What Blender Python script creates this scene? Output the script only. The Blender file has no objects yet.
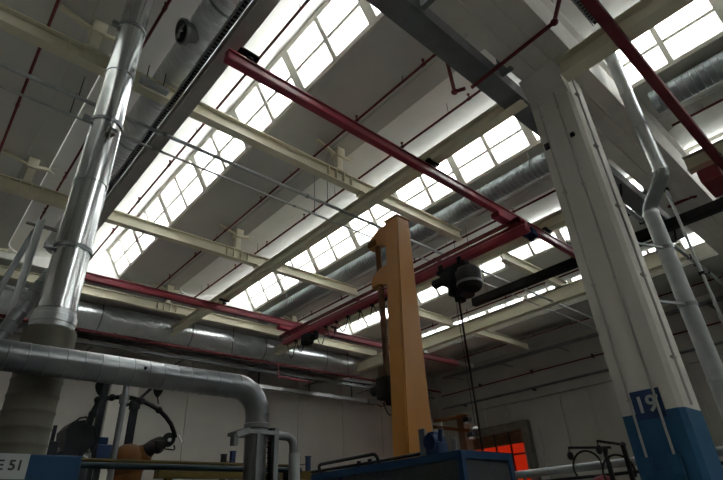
import bpy, bmesh, math, random
from mathutils import Vector, Matrix
random.seed(7)
S = bpy.context.scene
COL = S.collection
R = math.radians

# ------------------------------------------------------------------ camera
CX, CY, F = 361.5, 240.0, 496.07
yaw, pit, rol = R(46.7927), R(29.6281), R(-3.2967)
EYE = Vector((0, 0, 1.6))
fw = Vector((math.cos(pit)*math.cos(yaw), math.cos(pit)*math.sin(yaw), math.sin(pit)))
r0 = fw.cross(Vector((0, 0, 1))).normalized(); u0 = r0.cross(fw)
rt = r0*math.cos(rol) + u0*math.sin(rol); up = -r0*math.sin(rol) + u0*math.cos(rol)
cam = bpy.data.cameras.new('camera'); co = bpy.data.objects.new('camera', cam); COL.objects.link(co)
co.matrix_world = Matrix(((rt.x, up.x, -fw.x, 0), (rt.y, up.y, -fw.y, 0), (rt.z, up.z, -fw.z, 1.6), (0, 0, 0, 1)))
cam.sensor_width = 36; cam.lens = 36*F/723; cam.clip_end = 200; cam.clip_start = 0.05
S.camera = co

def ray(x, y): return rt*((x-CX)/F) - up*((y-CY)/F) + fw
def aX(x, y, k): d = ray(x, y); return EYE + d*(k/d.x)
def aY(x, y, k): d = ray(x, y); return EYE + d*(k/d.y)
def aZ(x, y, k): d = ray(x, y); return EYE + d*((k-1.6)/d.z)

# --------------------------------------------------------------- materials
def mat(name, c1, c2=None, scale=3.0, rough=0.6, metal=0.0, bump=0.0, detail=4, stretch=(1, 1, 1), c3=None):
    m = bpy.data.materials.new(name); m.use_nodes = True
    nt = m.node_tree; b = nt.nodes['Principled BSDF']
    b.inputs['Roughness'].default_value = rough; b.inputs['Metallic'].default_value = metal
    c2 = c2 or tuple(v*0.8 for v in c1)
    tc = nt.nodes.new('ShaderNodeTexCoord'); mp = nt.nodes.new('ShaderNodeMapping')
    mp.inputs['Scale'].default_value = stretch
    nt.links.new(tc.outputs['Object'], mp.inputs[0])
    n = nt.nodes.new('ShaderNodeTexNoise'); n.inputs['Scale'].default_value = scale; n.inputs['Detail'].default_value = detail
    nt.links.new(mp.outputs[0], n.inputs['Vector'])
    cr = nt.nodes.new('ShaderNodeValToRGB')
    cr.color_ramp.elements[0].position = .32; cr.color_ramp.elements[0].color = (*c2, 1)
    cr.color_ramp.elements[1].position = .68; cr.color_ramp.elements[1].color = (*c1, 1)
    if c3:
        e = cr.color_ramp.elements.new(.24); e.color = (*c3, 1)
    nt.links.new(n.outputs['Fac'], cr.inputs[0]); nt.links.new(cr.outputs[0], b.inputs['Base Color'])
    if bump:
        bp = nt.nodes.new('ShaderNodeBump'); bp.inputs['Strength'].default_value = bump; bp.inputs['Distance'].default_value = .01
        nt.links.new(n.outputs['Fac'], bp.inputs['Height']); nt.links.new(bp.outputs[0], b.inputs['Normal'])
    return m

M = dict(
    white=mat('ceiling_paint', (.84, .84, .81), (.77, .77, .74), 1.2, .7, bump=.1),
    grey=mat('shaded_ceiling_paint', (.56, .56, .54), (.51, .51, .49), 1.2, .7, bump=.1),  # same paint as the shells, darkened: lack of light put into the colour
    concrete=mat('concrete', (.60, .58, .53), (.52, .50, .46), 2.2, .75, bump=.25, stretch=(1, 1, .35)),
    wallp=mat('wall_panel', (.42, .405, .37), (.38, .365, .335), .8, .8, bump=.1),
    wallr=mat('wall_panel_grey', (.45, .445, .41), (.40, .395, .365), .8, .8, bump=.1),
    floor=mat('floor_concrete', (.34, .34, .325), (.27, .27, .26), 1.5, .5, bump=.1),
    cream=mat('cream_paint', (.68, .645, .50), (.60, .57, .43), 2.0, .5),
    darkst=mat('dark_grey_paint', (.17, .16, .15), (.13, .125, .115), 3, .5),
    bluest=mat('blue_grey_steel', (.17, .185, .20), (.10, .11, .125), 3, .4, .3),
    red=mat('red_paint', (.28, .026, .05), (.22, .02, .038), 3, .4),
    dred=mat('dark_red_paint', (.15, .028, .034), (.11, .02, .025), 4, .45),
    galv=mat('galvanised_steel', (.56, .58, .60), (.46, .48, .50), 3, .30, .9),
    galvd=mat('dull_galvanised_steel', (.24, .255, .265), (.185, .195, .205), 3, .42, .8),
    greyp=mat('grey_paint', (.40, .42, .43), (.32, .34, .35), 4, .45),
    flex=mat('flexible_duct_cloth', (.14, .135, .108), (.11, .105, .085), 6, .85),
    yellow=mat('yellow_crane_paint', (.43, .18, .022), (.36, .145, .018), 1.5, .45, stretch=(1, 1, .3)),
    orange=mat('orange_paint', (.15, .055, .009), (.11, .04, .007), 4, .45),
    black=mat('black_rubber', (.022, .022, .024), (.014, .014, .015), 6, .6),
    dark=mat('dark_machine', (.022, .024, .03), (.015, .016, .02), 5, .5),
    blue=mat('blue_paint', (.028, .10, .20), (.022, .08, .165), 2, .5),
    mblue=mat('machine_blue', (.016, .05, .115), (.012, .04, .095), 3, .4),
    navy=mat('navy_plate', (.025, .05, .13), (.02, .04, .10), 3, .5),
    signw=mat('sign_white', (.36, .38, .385), (.32, .34, .345), 3, .5),
    ink=mat('ink', (.02, .02, .025), (.015, .015, .018), 3, .6),
    ltext=mat('number_paint', (.42, .44, .45), (.36, .38, .39), 8, .6),
    ypl=mat('yellow_rail_paint', (.11, .08, .02), (.085, .06, .016), 4, .5),
    teal=mat('teal_pipe_paint', (.018, .036, .045), (.014, .028, .034), 4, .5),
    mesh=mat('dark_guard_mesh', (.06, .065, .07), (.035, .04, .045), 60, .7),
    frame=mat('window_frame_paint', (.58, .56, .50), (.50, .48, .43), 4, .5),
    beamgrey=mat('worn_grey_paint', (.42, .405, .38), (.34, .33, .31), 3, .5),
    channel=mat('channel_steel', (.17, .185, .195), (.12, .13, .14), 3, .42, .25),
    flue=mat('polished_flue_steel', (.72, .74, .76), (.58, .60, .62), 9, .2, 1.0, bump=.12, stretch=(1, 1, .04)),
    extr=mat('dull_duct_steel', (.21, .222, .23), (.165, .175, .183), 3, .3, .95),
    ductgrey=mat('spiral_duct_steel', (.27, .30, .315), (.23, .255, .27), 2, .5, .6),
    chrome=mat('bright_metal', (.85, .86, .88), (.7, .72, .74), 3, .15, 1.0),
    rust=mat('rusty_steel', (.20, .11, .07), (.11, .06, .04), 8, .7),
)
for k_ in ('dark', 'black', 'mblue', 'blue', 'teal', 'ypl', 'orange', 'navy', 'mesh', 'flex', 'signw', 'rust', 'dred'):
    p_ = M[k_].node_tree.nodes['Principled BSDF']; p_.inputs['Specular IOR Level'].default_value = .18
    p_.inputs['Roughness'].default_value = max(.62, p_.inputs['Roughness'].default_value)
# frosted roof glass
g = bpy.data.materials.new('roof_glass'); g.use_nodes = True; nt = g.node_tree; nt.nodes.remove(nt.nodes['Principled BSDF'])
tr = nt.nodes.new('ShaderNodeBsdfTransparent'); gl = nt.nodes.new('ShaderNodeBsdfGlossy'); mx = nt.nodes.new('ShaderNodeMixShader')
ns = nt.nodes.new('ShaderNodeTexNoise'); ns.inputs['Scale'].default_value = 2.0
cr = nt.nodes.new('ShaderNodeValToRGB'); cr.color_ramp.elements[0].color = (.86, .87, .87, 1); cr.color_ramp.elements[1].color = (.93, .94, .94, 1)
nt.links.new(ns.outputs['Fac'], cr.inputs[0]); nt.links.new(cr.outputs[0], tr.inputs[0])
gl.inputs['Roughness'].default_value = .05; mx.inputs[0].default_value = .06
tl = nt.nodes.new('ShaderNodeBsdfTranslucent'); nt.links.new(cr.outputs[0], tl.inputs[0]); m2 = nt.nodes.new('ShaderNodeMixShader'); m2.inputs[0].default_value = .95
nt.links.new(tr.outputs[0], m2.inputs[1]); nt.links.new(tl.outputs[0], m2.inputs[2])
nt.links.new(m2.outputs[0], mx.inputs[1]); nt.links.new(gl.outputs[0], mx.inputs[2]); nt.links.new(mx.outputs[0], nt.nodes['Material Output'].inputs[0])
M['glass'] = g
# translucent red door curtain
d = bpy.data.materials.new('red_translucent_curtain'); d.use_nodes = True; nt = d.node_tree; nt.nodes.remove(nt.nodes['Principled BSDF'])
t1 = nt.nodes.new('ShaderNodeBsdfTranslucent'); t2 = nt.nodes.new('ShaderNodeBsdfDiffuse'); mx = nt.nodes.new('ShaderNodeMixShader'); mx.inputs[0].default_value = .3
ns = nt.nodes.new('ShaderNodeTexNoise'); ns.inputs['Scale'].default_value = 1.5
cr = nt.nodes.new('ShaderNodeValToRGB'); cr.color_ramp.elements[0].color = (.24, .045, .022, 1); cr.color_ramp.elements[1].color = (.29, .058, .028, 1)
nt.links.new(ns.outputs['Fac'], cr.inputs[0]); nt.links.new(cr.outputs[0], t1.inputs[0]); nt.links.new(cr.outputs[0], t2.inputs[0])
nt.links.new(t1.outputs[0], mx.inputs[1]); nt.links.new(t2.outputs[0], mx.inputs[2]); nt.links.new(mx.outputs[0], nt.nodes['Material Output'].inputs[0])
M['curtain'] = d

# ------------------------------------------------------------ mesh helpers
def V(*a): return Vector(a)
class MB:
    def __init__(s): s.bm = bmesh.new()
    def box(s, lo, hi, bev=0):
        lo, hi = Vector(lo), Vector(hi); c = (lo+hi)/2; e = hi-lo
        q = bmesh.ops.create_cube(s.bm, size=1, matrix=Matrix.Translation(c) @ Matrix.Diagonal((abs(e.x), abs(e.y), abs(e.z), 1)))
        if bev:
            ed = list({e2 for v in q['verts'] for e2 in v.link_edges})
            bmesh.ops.bevel(s.bm, geom=ed, offset=bev, segments=2, affect='EDGES', profile=.5)
        return s
    def obox(s, a, b, w, h, upv=(0, 0, 1)):
        """box of section w (sideways) x h (along up) from a to b"""
        return s.bar(a, b, [(-w/2, -h/2), (w/2, -h/2), (w/2, h/2), (-w/2, h/2)], upv)
    def bar(s, a, b, prof, upv=(0, 0, 1)):
        """closed profile (side, up) extruded from a to b"""
        a, b = Vector(a), Vector(b); d = (b-a).normalized(); u = Vector(upv)
        if abs(d.dot(u)) > .99: u = Vector((1, 0, 0))
        sd = d.cross(u).normalized(); u = sd.cross(d)
        A = [s.bm.verts.new(a+sd*p+u*q) for p, q in prof]; B = [s.bm.verts.new(b+sd*p+u*q) for p, q in prof]
        n = len(prof)
        for i in range(n): s.bm.faces.new((A[i], A[(i+1) % n], B[(i+1) % n], B[i]))
        s.bm.faces.new(A[::-1]); s.bm.faces.new(B)
        return s
    def ibeam(s, a, b, h, w, tf=.02, tw=.014):
        """I section hanging with its bottom at a..b"""
        p = [(-w/2, 0), (w/2, 0), (w/2, tf), (tw/2, tf), (tw/2, h-tf), (w/2, h-tf), (w/2, h), (-w/2, h), (-w/2, h-tf), (-tw/2, h-tf), (-tw/2, tf), (-w/2, tf)]
        return s.bar(a, b, p)
    def tube(s, pts, r, seg=12, cap=True, rad=None):
        """swept round tube along pts; rad = list of radii per point"""
        pts = [Vector(p) for p in pts]; n = len(pts); rings = []
        prev = None
        for i, p in enumerate(pts):
            d = ((pts[min(i+1, n-1)]-p).normalized() + (p-pts[max(i-1, 0)]).normalized())
            d = d.normalized() if d.length > 1e-6 else (pts[min(i+1, n-1)]-pts[max(i-1, 0)]).normalized()
            if prev is None:
                a = Vector((0, 0, 1)) if abs(d.z) < .9 else Vector((1, 0, 0))
                sd = d.cross(a).normalized()
            else:
                sd = (prev - d*prev.dot(d)).normalized()
            prev = sd; u = sd.cross(d); k = rad[i] if rad else r
            rings.append([s.bm.verts.new(p+(sd*math.cos(t)+u*math.sin(t))*k) for t in (2*math.pi*j/seg for j in range(seg))])
        for A, B in zip(rings, rings[1:]):
            for j in range(seg): s.bm.faces.new((A[j], A[(j+1) % seg], B[(j+1) % seg], B[j])).smooth = True
        if cap: s.bm.faces.new(rings[0][::-1]); s.bm.faces.new(rings[-1])
        return s
    def ribbed(s, a, b, r, pitch=.12, h=.008, seg=24, w=.012):
        """straight duct with raised seams"""
        a, b = Vector(a), Vector(b); L = (b-a).length; d = (b-a)/L; pts = [a]; rad = [r]; t = pitch/2
        while t < L-w*2:
            for o, k in ((-w, r), (-w*.4, r+h), (w*.4, r+h), (w, r)): pts.append(a+d*(t+o)); rad.append(k)
            t += pitch
        pts.append(b); rad.append(r)
        return s.tube(pts, r, seg, True, rad)
    def ball(s, c, r, sc=(1, 1, 1), seg=12):
        q = bmesh.ops.create_uvsphere(s.bm, u_segments=seg, v_segments=max(6, seg//2), radius=r, matrix=Matrix.Translation(c) @ Matrix.Diagonal((*sc, 1)))
        for v in q['verts']:
            for f in v.link_faces: f.smooth = True
        return s
    def prism(s, pts, off):
        """planar polygon extruded by vector off"""
        A = [s.bm.verts.new(p) for p in pts]; B = [s.bm.verts.new(Vector(p)+Vector(off)) for p in pts]; n = len(A)
        s.bm.faces.new(A); s.bm.faces.new(B[::-1])
        for i in range(n): s.bm.faces.new((A[(i+1) % n], A[i], B[i], B[(i+1) % n]))
        return s
    def build(s, name, m, parent=None, **kw):
        if parent and not kw and 'kind' not in parent.keys():
            cl = s.clusters()
            if len(cl) > 1:
                first = None
                for g_ in sorted(cl, key=len, reverse=True):
                    keep = set(g_); m2_ = MB(); mp = {v: m2_.bm.verts.new(v.co) for v in g_}
                    for f in {f for v in g_ for f in v.link_faces}:
                        m2_.bm.faces.new([mp[v] for v in f.verts]).smooth = f.smooth
                    o = m2_.build(name, m, parent, label=None); first = first or o
                s.bm.free(); return first
        bmesh.ops.recalc_face_normals(s.bm, faces=s.bm.faces[:])
        me = bpy.data.meshes.new(name); s.bm.to_mesh(me); s.bm.free(); me.materials.append(M[m] if isinstance(m, str) else m)
        if any(p.use_smooth for p in me.polygons): me.set_sharp_from_angle(angle=R(38))
        o = bpy.data.objects.new(name, me); COL.objects.link(o)
        if parent:
            o.parent = parent; o.matrix_parent_inverse = Matrix.Translation(-parent.location)
        tag(o, **kw); return o
    def clusters(s):
        """separate pieces of the mesh; pieces that touch stay together"""
        seen, isl = set(), []
        for v in s.bm.verts:
            if v in seen: continue
            st, g_ = [v], []; seen.add(v)
            while st:
                q = st.pop(); g_.append(q)
                for e in q.link_edges:
                    o = e.other_vert(q)
                    if o not in seen: seen.add(o); st.append(o)
            isl.append(g_)
        bb = [[[min(v.co[i] for v in g_)-.004 for i in range(3)], [max(v.co[i] for v in g_)+.004 for i in range(3)]] for g_ in isl]
        par = list(range(len(isl)))
        def fd(i):
            while par[i] != i: i = par[i]
            return i
        for i in range(len(isl)):
            for j in range(i):
                if all(bb[i][0][k] <= bb[j][1][k] and bb[j][0][k] <= bb[i][1][k] for k in range(3)): par[fd(i)] = fd(j)
        out = {}
        for i, g_ in enumerate(isl): out.setdefault(fd(i), []).extend(g_)
        return list(out.values())
def tag(o, label=None, cat=None, group=None, kind=None):
    for k, v in (('label', label), ('category', cat), ('group', group), ('kind', kind)):
        if v: o[k] = v
    return o
def thing(name, label, cat, loc=(0, 0, 0), group=None):
    o = bpy.data.objects.new(name, None); COL.objects.link(o); o.location = loc; o.empty_display_size = .1
    return tag(o, label, cat, group)
def arc(c, u, v, r, a0, a1, n=10):
    c, u, v = Vector(c), Vector(u), Vector(v)
    return [c+(u*math.cos(a0+(a1-a0)*i/n)+v*math.sin(a0+(a1-a0)*i/n))*r for i in range(n+1)]
def hang(a, b, sag, n=10):
    a, b = Vector(a), Vector(b)
    return [a.lerp(b, i/n)-Vector((0, 0, sag*4*(i/n)*(1-i/n))) for i in range(n+1)]
def round_path(pts, r=.08, n=5):
    """polyline with rounded corners"""
    pts = [Vector(p) for p in pts]; out = [pts[0]]
    for i in range(1, len(pts)-1):
        p, a, b = pts[i], pts[i-1], pts[i+1]
        k = min(r, (a-p).length*.45, (b-p).length*.45)
        s, e = p+(a-p).normalized()*k, p+(b-p).normalized()*k
        out += [(s*(1-t)**2 + p*2*t*(1-t) + e*t*t) for t in (j/n for j in range(n+1))]
    return out+[pts[-1]]
def text(body, size, m, parent, name, origin, xdir, updir, ext=.004):
    cu = bpy.data.curves.new(name, 'FONT'); cu.body = body; cu.size = size; cu.extrude = ext; cu.offset = size*.018
    t = bpy.data.objects.new(name, cu); COL.objects.link(t)
    dg = bpy.context.evaluated_depsgraph_get(); me = bpy.data.meshes.new_from_object(t.evaluated_get(dg)); bpy.data.objects.remove(t)
    x = Vector(xdir).normalized(); y = Vector(updir).normalized(); z = x.cross(y); o = Vector(origin)
    me.transform(Matrix(((x.x, y.x, z.x, o.x), (x.y, y.y, z.y, o.y), (x.z, y.z, z.z, o.z), (0, 0, 0, 1))))
    me.materials.clear(); me.materials.append(M[m]); ob = bpy.data.objects.new(name, me); COL.objects.link(ob)
    ob.parent = parent; ob.matrix_parent_inverse = Matrix.Translation(-parent.location); return ob

# ================================================================ setting
YW, XW, YN, XN = 18.0, 22.0, -11.5, -7.5
H, P, XB = 8.6, 4.8, 3.92
WT, WR = .82, .47                      # window rise and lean
MB().box((XN-.3, YN-.3, -.2), (XW+.3, YW+.3, 0)).build('floor', 'floor', kind='structure')
# left-hand far wall: precast panels with open joints
b = MB(); b.box((XN-.3, YW+.06, 0), (XW+.3, YW+.3, 10))
seams = [12.65+2.45*k for k in range(-9, 5)]
for a, c in zip(seams, seams[1:]): b.box((max(a, XN)+.012, YW, 0), (min(c, XW)-.012, YW+.08, 9.9)) if c > XN else None
b.build('wall_far', 'wallp', kind='structure')
# right-hand far wall with the door opening Y 13.1..16.4
DY0, DY1, DZ = 13.1, 16.4, 5.0
b = MB()
b.box((XW+.06, YN, 0), (XW+.3, DY0, 6.3)); b.box((XW+.06, DY1, 0), (XW+.3, YW, 6.3)); b.box((XW+.06, DY0, DZ), (XW+.3, DY1, 6.3))
ys = [11.04+1.36*k for k in range(-17, 6)]
for a, c in zip(ys, ys[1:]):
    if a > 12.8 and c < 16.7: b.box((XW, a+.012, DZ), (XW+.08, c-.012, 6.3)); continue
    b.box((XW, max(a, YN)+.012, 0), (XW+.08, min(c, YW)-.012, 6.3)) if c < 12.6 or a > 16.2 else None
b.box((XW, 12.41, 0), (XW+.08, DY0, DZ)); b.box((XW, DY1, 0), (XW+.08, 16.5, DZ))
b.box((XW-.12, YN, 6.3), (XW+.3, YW, 10)); b.box((XW-.2, YN, 6.22), (XW+.1, YW, 6.3))
b.build('wall_right', 'wallr', kind='structure')
MB().box((XN-.3, YN-.3, 0), (XN, YW+.3, 10)).build('wall_left', 'wallp', kind='structure')
MB().box((XN-.3, YN-.3, 0), (XW+.3, YN, 10)).build('wall_near', 'wallp', kind='structure')

# shed roof: flat strip with its shade put into the grey, then an arched white shell rising to the next window head
def prof(e):
    """(x from window foot, z) along the underside; e = x where the shell leaves the flat strip"""
    top = P-WR-.02
    flat = [(0, H), (1.30, H-.01), (1.31, H-.05), (e, H-.05)]
    sh = [(0, 0), (.010, .04), (.18, .10), (.36, .19), (.54, .32), (.70, .48), (.84, .65), (.94, .79), (1, .85)]
    return flat + [(e+(top-e)*u, H-.05+(WT+.07)*v/.85) for u, v in sh]
def shed(k, y0, y1):
    x0 = XB+P*k
    bm = bmesh.new(); L = y1-y0; r = .55
    secs = []
    for t in (0, .04, .12, .25, .4, .55):
        secs.append((y0+t, 1.75+r*(1-math.sqrt(max(0, 1-((r-t)/r)**2)))))
    n = 6
    secs += [(y0+.55+(L-1.1)*i/n, 1.75) for i in range(1, n)]
    secs += [(y1-(q-y0), e) for q, e in secs[5::-1]]
    rows = []
    for y, e in secs:
        p = prof(e); lo = [bm.verts.new((x0+x, y, z)) for x, z in p]; hi = [bm.verts.new((x0+x, y, z+.14)) for x, z in p]
        rows.append(lo+hi[::-1])
    n = len(rows[0])
    for A, B in zip(rows, rows[1:]):
        for i in range(n): bm.faces.new((A[i], A[(i+1) % n], B[(i+1) % n], B[i]))
    bm.faces.new(rows[0]); bm.faces.new(rows[-1][::-1])
    bmesh.ops.recalc_face_normals(bm, faces=bm.faces[:])
    for f in bm.faces: f.smooth = True
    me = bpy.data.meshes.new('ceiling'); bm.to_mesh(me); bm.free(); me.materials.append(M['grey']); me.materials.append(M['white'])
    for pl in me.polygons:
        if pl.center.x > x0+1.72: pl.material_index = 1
    o = bpy.data.objects.new('ceiling', me); COL.objects.link(o); o['kind'] = 'structure'
    me.set_sharp_from_angle(angle=R(25))
    # end diaphragms
    b = MB(); pe = [(x, z) for x, z in prof(1.75+r)]
    for y, dy in ((y0-.1, .1), (y1, .1)):
        pts = [(x0+x, y, z+.05) for x, z in pe] + [(x0+P, y, H+.03), (x0+P, y, H-.25), (x0, y, H-.25)]
        b.prism(pts, (0, dy, 0))
    b.build('trim_1', 'white', kind='structure')
WN = [0]
def window(k, y0, y1, nm=2):
    low = k == 3
    """leaning roof light between y0 and y1: nm lights wide, two high"""
    WN[0] += 1; x0 = XB+P*k; n = Vector((WT, 0, WR)).normalized(); sl = Vector((-WR, 0, WT))
    def q(y, t, o): return Vector((x0, y, H))+sl*t+n*o
    w = bpy.data.objects.new('window_%d' % WN[0], None); COL.objects.link(w); w.location = (x0, (y0+y1)/2, H); w['kind'] = 'structure'
    b = MB()
    def member(ya, ta, yb, tb, o0=-.05, o1=.05):
        b.prism([q(ya, ta, o0), q(yb, ta, o0), q(yb, tb, o0), q(ya, tb, o0)], n*(o1-o0))
    e = .09
    member(y0, -.02, y1, .06); member(y0, .93, y1, 1.03)
    member(y0, .06, y0+e, .93); member(y1-e, .06, y1, .93)
    for i in range(1, nm):
        y = y0+(y1-y0)*i/nm; member(y-.045, .06, y+.045, .93)
    member(y0+e, .46, y1-e, .52, -.03, .03)
    if low: member(y0+e, .06, y1-e, .46, -.02, .02)
    b.build('window_frame', 'frame', w)
    MB().prism([q(y0+.02, .02, 0), q(y1-.02, .02, 0), q(y1-.02, .98, 0), q(y0+.02, .98, 0)], n*.006).build('pane', 'glass', w)
BAY1, BAY2 = (2.06, 15.24), (-11.4, 1.68)
for k in range(-3, 4):
    for y0, y1 in (BAY1, BAY2): shed(k, y0, y1)
for k in range(-1, 4):
    if k >= 0:
        y = 15.24
        while y-1.95 > 2.07: window(k, y-1.95, y); y -= 1.95
        window(k, 2.07, y, 1)
    else: window(k, 2.07, 15.24, 13)
    if k >= 1:
        y = 1.67
        for i in range(4 if k == 1 else 3): window(k, y-1.95, y); y -= 1.95
        window(k, -11.39, y, 5)
    elif k == 0: window(k, -11.39, 1.67, 13)
# unseen opaque sheets added behind the viewer, blocking light from these sheds
for k, (y0, y1) in ((-2, BAY1), (-2, BAY2), (-1, BAY2)):
    x0 = XB+P*k; MB().prism([V(x0, y0, H-.03), V(x0+.1, y0, H), V(x0-WR+.1, y0, H+WT+.08), V(x0-WR-.03, y0, H+WT+.02)], (0, y1-y0, 0)).build('ceiling', 'white', kind='structure')
# flat roof strips: along the far wall, over the girder line, beyond the last shed
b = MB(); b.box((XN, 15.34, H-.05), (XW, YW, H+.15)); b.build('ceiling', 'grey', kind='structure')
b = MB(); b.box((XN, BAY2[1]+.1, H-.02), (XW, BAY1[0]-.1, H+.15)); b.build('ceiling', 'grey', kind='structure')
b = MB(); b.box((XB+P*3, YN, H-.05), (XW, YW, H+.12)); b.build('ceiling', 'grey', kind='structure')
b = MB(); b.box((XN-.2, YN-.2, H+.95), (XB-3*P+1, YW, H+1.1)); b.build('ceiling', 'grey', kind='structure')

# ================================================================ girder and column
g = thing('roof_girder', 'wide grey concrete girder with grooved underside resting on the numbered column', 'girder', (6.3, 1.87, 7.5))
def girder(xa, xb):
    # underside with two shallow grooves
    p = [(-.40, 0), (-.16, 0), (-.15, .02), (-.12, .02), (-.11, 0), (.11, 0), (.12, .02), (.15, .02), (.16, 0), (.40, 0), (.40, .10), (.33, .16), (.33, .96), (.40, 1.03), (.40, 1.1), (-.40, 1.1), (-.40, 1.03), (-.33, .96), (-.33, .16), (-.40, .10)]
    return MB().bar((xa, 1.87, 7.48), (xb, 1.87, 7.48), p)
girder(XN, XW-.15).build('girder_body', 'concrete', g)
c = thing('concrete_column', 'tall grey concrete column with blue painted foot and plate 19', 'column', (6.3, 2.0, 0))
cx0, cx1, cy0, cy1 = 6.0, 6.6, 1.72, 2.34
def colprof(z0, z1, ch, s=0):
    return MB().prism([(cx0-s, cy1+s, z0), (cx1+s, cy1+s, z0), (cx1+s, cy0+ch-s*.4, z0), (cx1-ch+s*.4, cy0-s, z0), (cx0+ch-s*.4, cy0-s, z0), (cx0-s, cy0+ch-s*.4, z0)], (0, 0, z1-z0))
colprof(2.47, 7.48, .05).build('shaft', 'concrete', c)
colprof(0, 2.47, .05, .003).build('painted_foot', 'blue', c, label='blue painted lower part')
# rounded capital under the girder
MB().prism([(cx0-.25, cy0+.02, 7.47), (cx0-.03, cy0+.02, 7.10), (cx0+.01, cy0+.02, 7.0), (cx0+.01, cy0+.02, 7.47)], (0, .58, 0)).build('capital', 'concrete', c)
p0, p1 = aX(638, 390, cx0), aX(667, 409, cx0)
pl = MB().box((cx0-.012, 1.89, 2.40), (cx0-.002, 2.195, 2.70)).build('number_plate', 'navy', c, label='dark blue plate with number 19')
text('19', .235, 'ltext', pl, 'number', (cx0-.016, 2.175, 2.475), (0, -1, 0), (0, 0, 1))
for yy, zb in ((2.215, 2.02), (1.945, 2.02)):
    b = MB(); b.tube([(cx0-.02, yy, zb), (cx0-.02, yy, 7.45)], .014, 8)
    for z in (2.6, 4.0, 5.4, 6.8): b.box((cx0-.036, yy-.022, z), (cx0+.0, yy+.022, z+.03))
    b.build('conduit', 'beamgrey', c)
b = MB()
for yy in (2.215, 1.945): b.box((cx0-.075, yy-.05, 1.86), (cx0, yy+.05, 2.04), .008)
b.box((cx0-.06, 1.90, 1.80), (cx0, 2.26, 1.9), .008); b.build('junction_box', 'blue', c)
b = MB(); b.tube([(cx0+.2, cy0-.03, 2.5), (cx0+.2, cy0-.03, 7.3)], .015, 8)
for z in (3, 4, 5, 6, 7): b.box((cx0+.16, cy0-.05, z), (cx0+.24, cy0+.01, z+.03))
b.build('conduit', 'beamgrey', c)
pp = aX(548, 147, cx0); b = MB().box(pp+V(-.04, -.04, -.05), pp+V(0, .04, .05), .008); b.build('switch_box', 'dark', c)
pp = aX(573, 135, cx0); b = MB().box(pp+V(-.04, -.03, -.03), pp+V(0, .03, .03), .008); b.build('switch_box', 'dark', c)

# dark steel channel beam along the girder
s = thing('steel_beam', 'dark blue-grey steel channel beam running beside the concrete girder to the column', 'beam', (4, 2.6, 7.5))
b = MB(); b.bar((XN+.2, 2.60, 7.42), (13.5, 2.60, 7.42), [(-.17, 0), (.17, 0), (.17, .26), (.14, .26), (.14, .03), (-.14, .03), (-.14, .26), (-.17, .26)])
b.build('channel', 'channel', s)
b = MB()
for x in (1.2, 3.6, 5.4, 8.4, 11): b.box((x-.05, 2.3, 7.66), (x+.05, 2.74, 7.69)); b.box((x-.04, 2.2, 7.45), (x+.04, 2.4, 7.9))
b.build('bracket', 'bluest', s)

# ================================================================ cream runway beams
ZX, ZY = 7.67, 7.35
def xbeam(y, xa, xb, hx, label, zb=ZX, h=.28):
    t = thing('runway_beam', label, 'beam', ((xa+xb)/2, y, zb), 'cream beams across the bays')
    b = MB(); b.ibeam((xa, y, zb), (xb, y, zb), h, .17)
    for x in hx:
        for o in (-.3, -.1, .1, .3): b.box((x+o-.008, y-.08, zb+.02), (x+o+.008, y+.08, zb+h-.02))
    b.build('beam_section', 'cream', t)
    for x in hx:
        b = MB(); b.box((x-.07, y-.07, zb+h), (x+.07, y+.07, H-.22), .008); b.box((x-.13, y-.1, zb+h), (x+.13, y+.1, zb+h+.02))
        b.build('hanger_post', 'cream', t)
        b = MB(); b.box((x-.1, y-.12, H-.30), (x+.1, y+.12, H-.06), .01)
        b.obox((x-.09, y, H-.2), (x-.55, y, H-.07), .07, .05); b.obox((x+.09, y, H-.2), (x+.32, y, H-.16), .06, .06)
        b.tube([(x+.3, y, H-.16), (x+.42, y+.03, H-.2)], .014, 6); b.tube([(x+.3, y, H-.14), (x+.44, y-.05, H-.1)], .012, 6)
        b.build('hanger_bracket', 'cream', t)
    return t
VX = [XB+1.45+P*k for k in range(-2, 4)]   # bracket positions under the flat strips
xbeam(6.30, XN+.3, 9.36, [VX[1], VX[2]], 'cream I-beam across the upper left, nearest of the three long ones')
xbeam(10.5, XN+.3, 9.55, [VX[1], VX[2]], 'cream I-beam crossing in the middle, second of the three long ones')
xbeam(14.9, XN+.3, 14.5, [VX[1], VX[2], VX[3]], 'cream I-beam nearest the far wall, beside the far spiral duct')
xbeam(6.30, 11.2, 14.8, [], 'short cream I-beam ending behind the long dark blue-grey bar right of the hoist')
xbeam(10.6, 15.0, 19.4, [], 'short cream I-beam sticking out towards the right wall below the last roof lights')
xbeam(10.6, 10.3, 14.3, [], 'short cream I-beam just right of the yellow post, near the hoist cables')
def ybeam(x, ya, yb, label, m='cream', w=.24, ZY=ZY, h=ZX-ZY-.005):
    t = thing('cross_beam', label, 'beam', (x, (ya+yb)/2, ZY), 'long beams under the runway beams')
    b = MB(); b.ibeam((x, ya, ZY), (x, yb, ZY), h, w); b.build('beam_section', m, t)
    b = MB()
    for y in (6.3, 10.5, 14.9):
        if ya < y < yb: b.box((x-w/2-.03, y-.11, ZX-.03), (x+w/2+.03, y+.11, ZX+.015))
    if yb > 3: b.build('clamp_plate', m, t)
    else: b.bm.free()
    return t
ybeam(6.08, 2.45, 17.9, 'long cream beam running up to the numbered column, over the red crane rail', w=.21, h=.25)
ybeam(10.16, 2.8, 17.9, 'cream beam behind the red bridge girder and hoist', w=.24, h=.28)
ybeam(14.3, 2.8, 17.9, 'cream beam in front of the last row of roof lights, furthest right', ZY=7.22, h=.44)
ybeam(5.90, -11, 1.70, 'cream beam running off the top right corner from the column head', ZY=7.15, h=.32)
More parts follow.
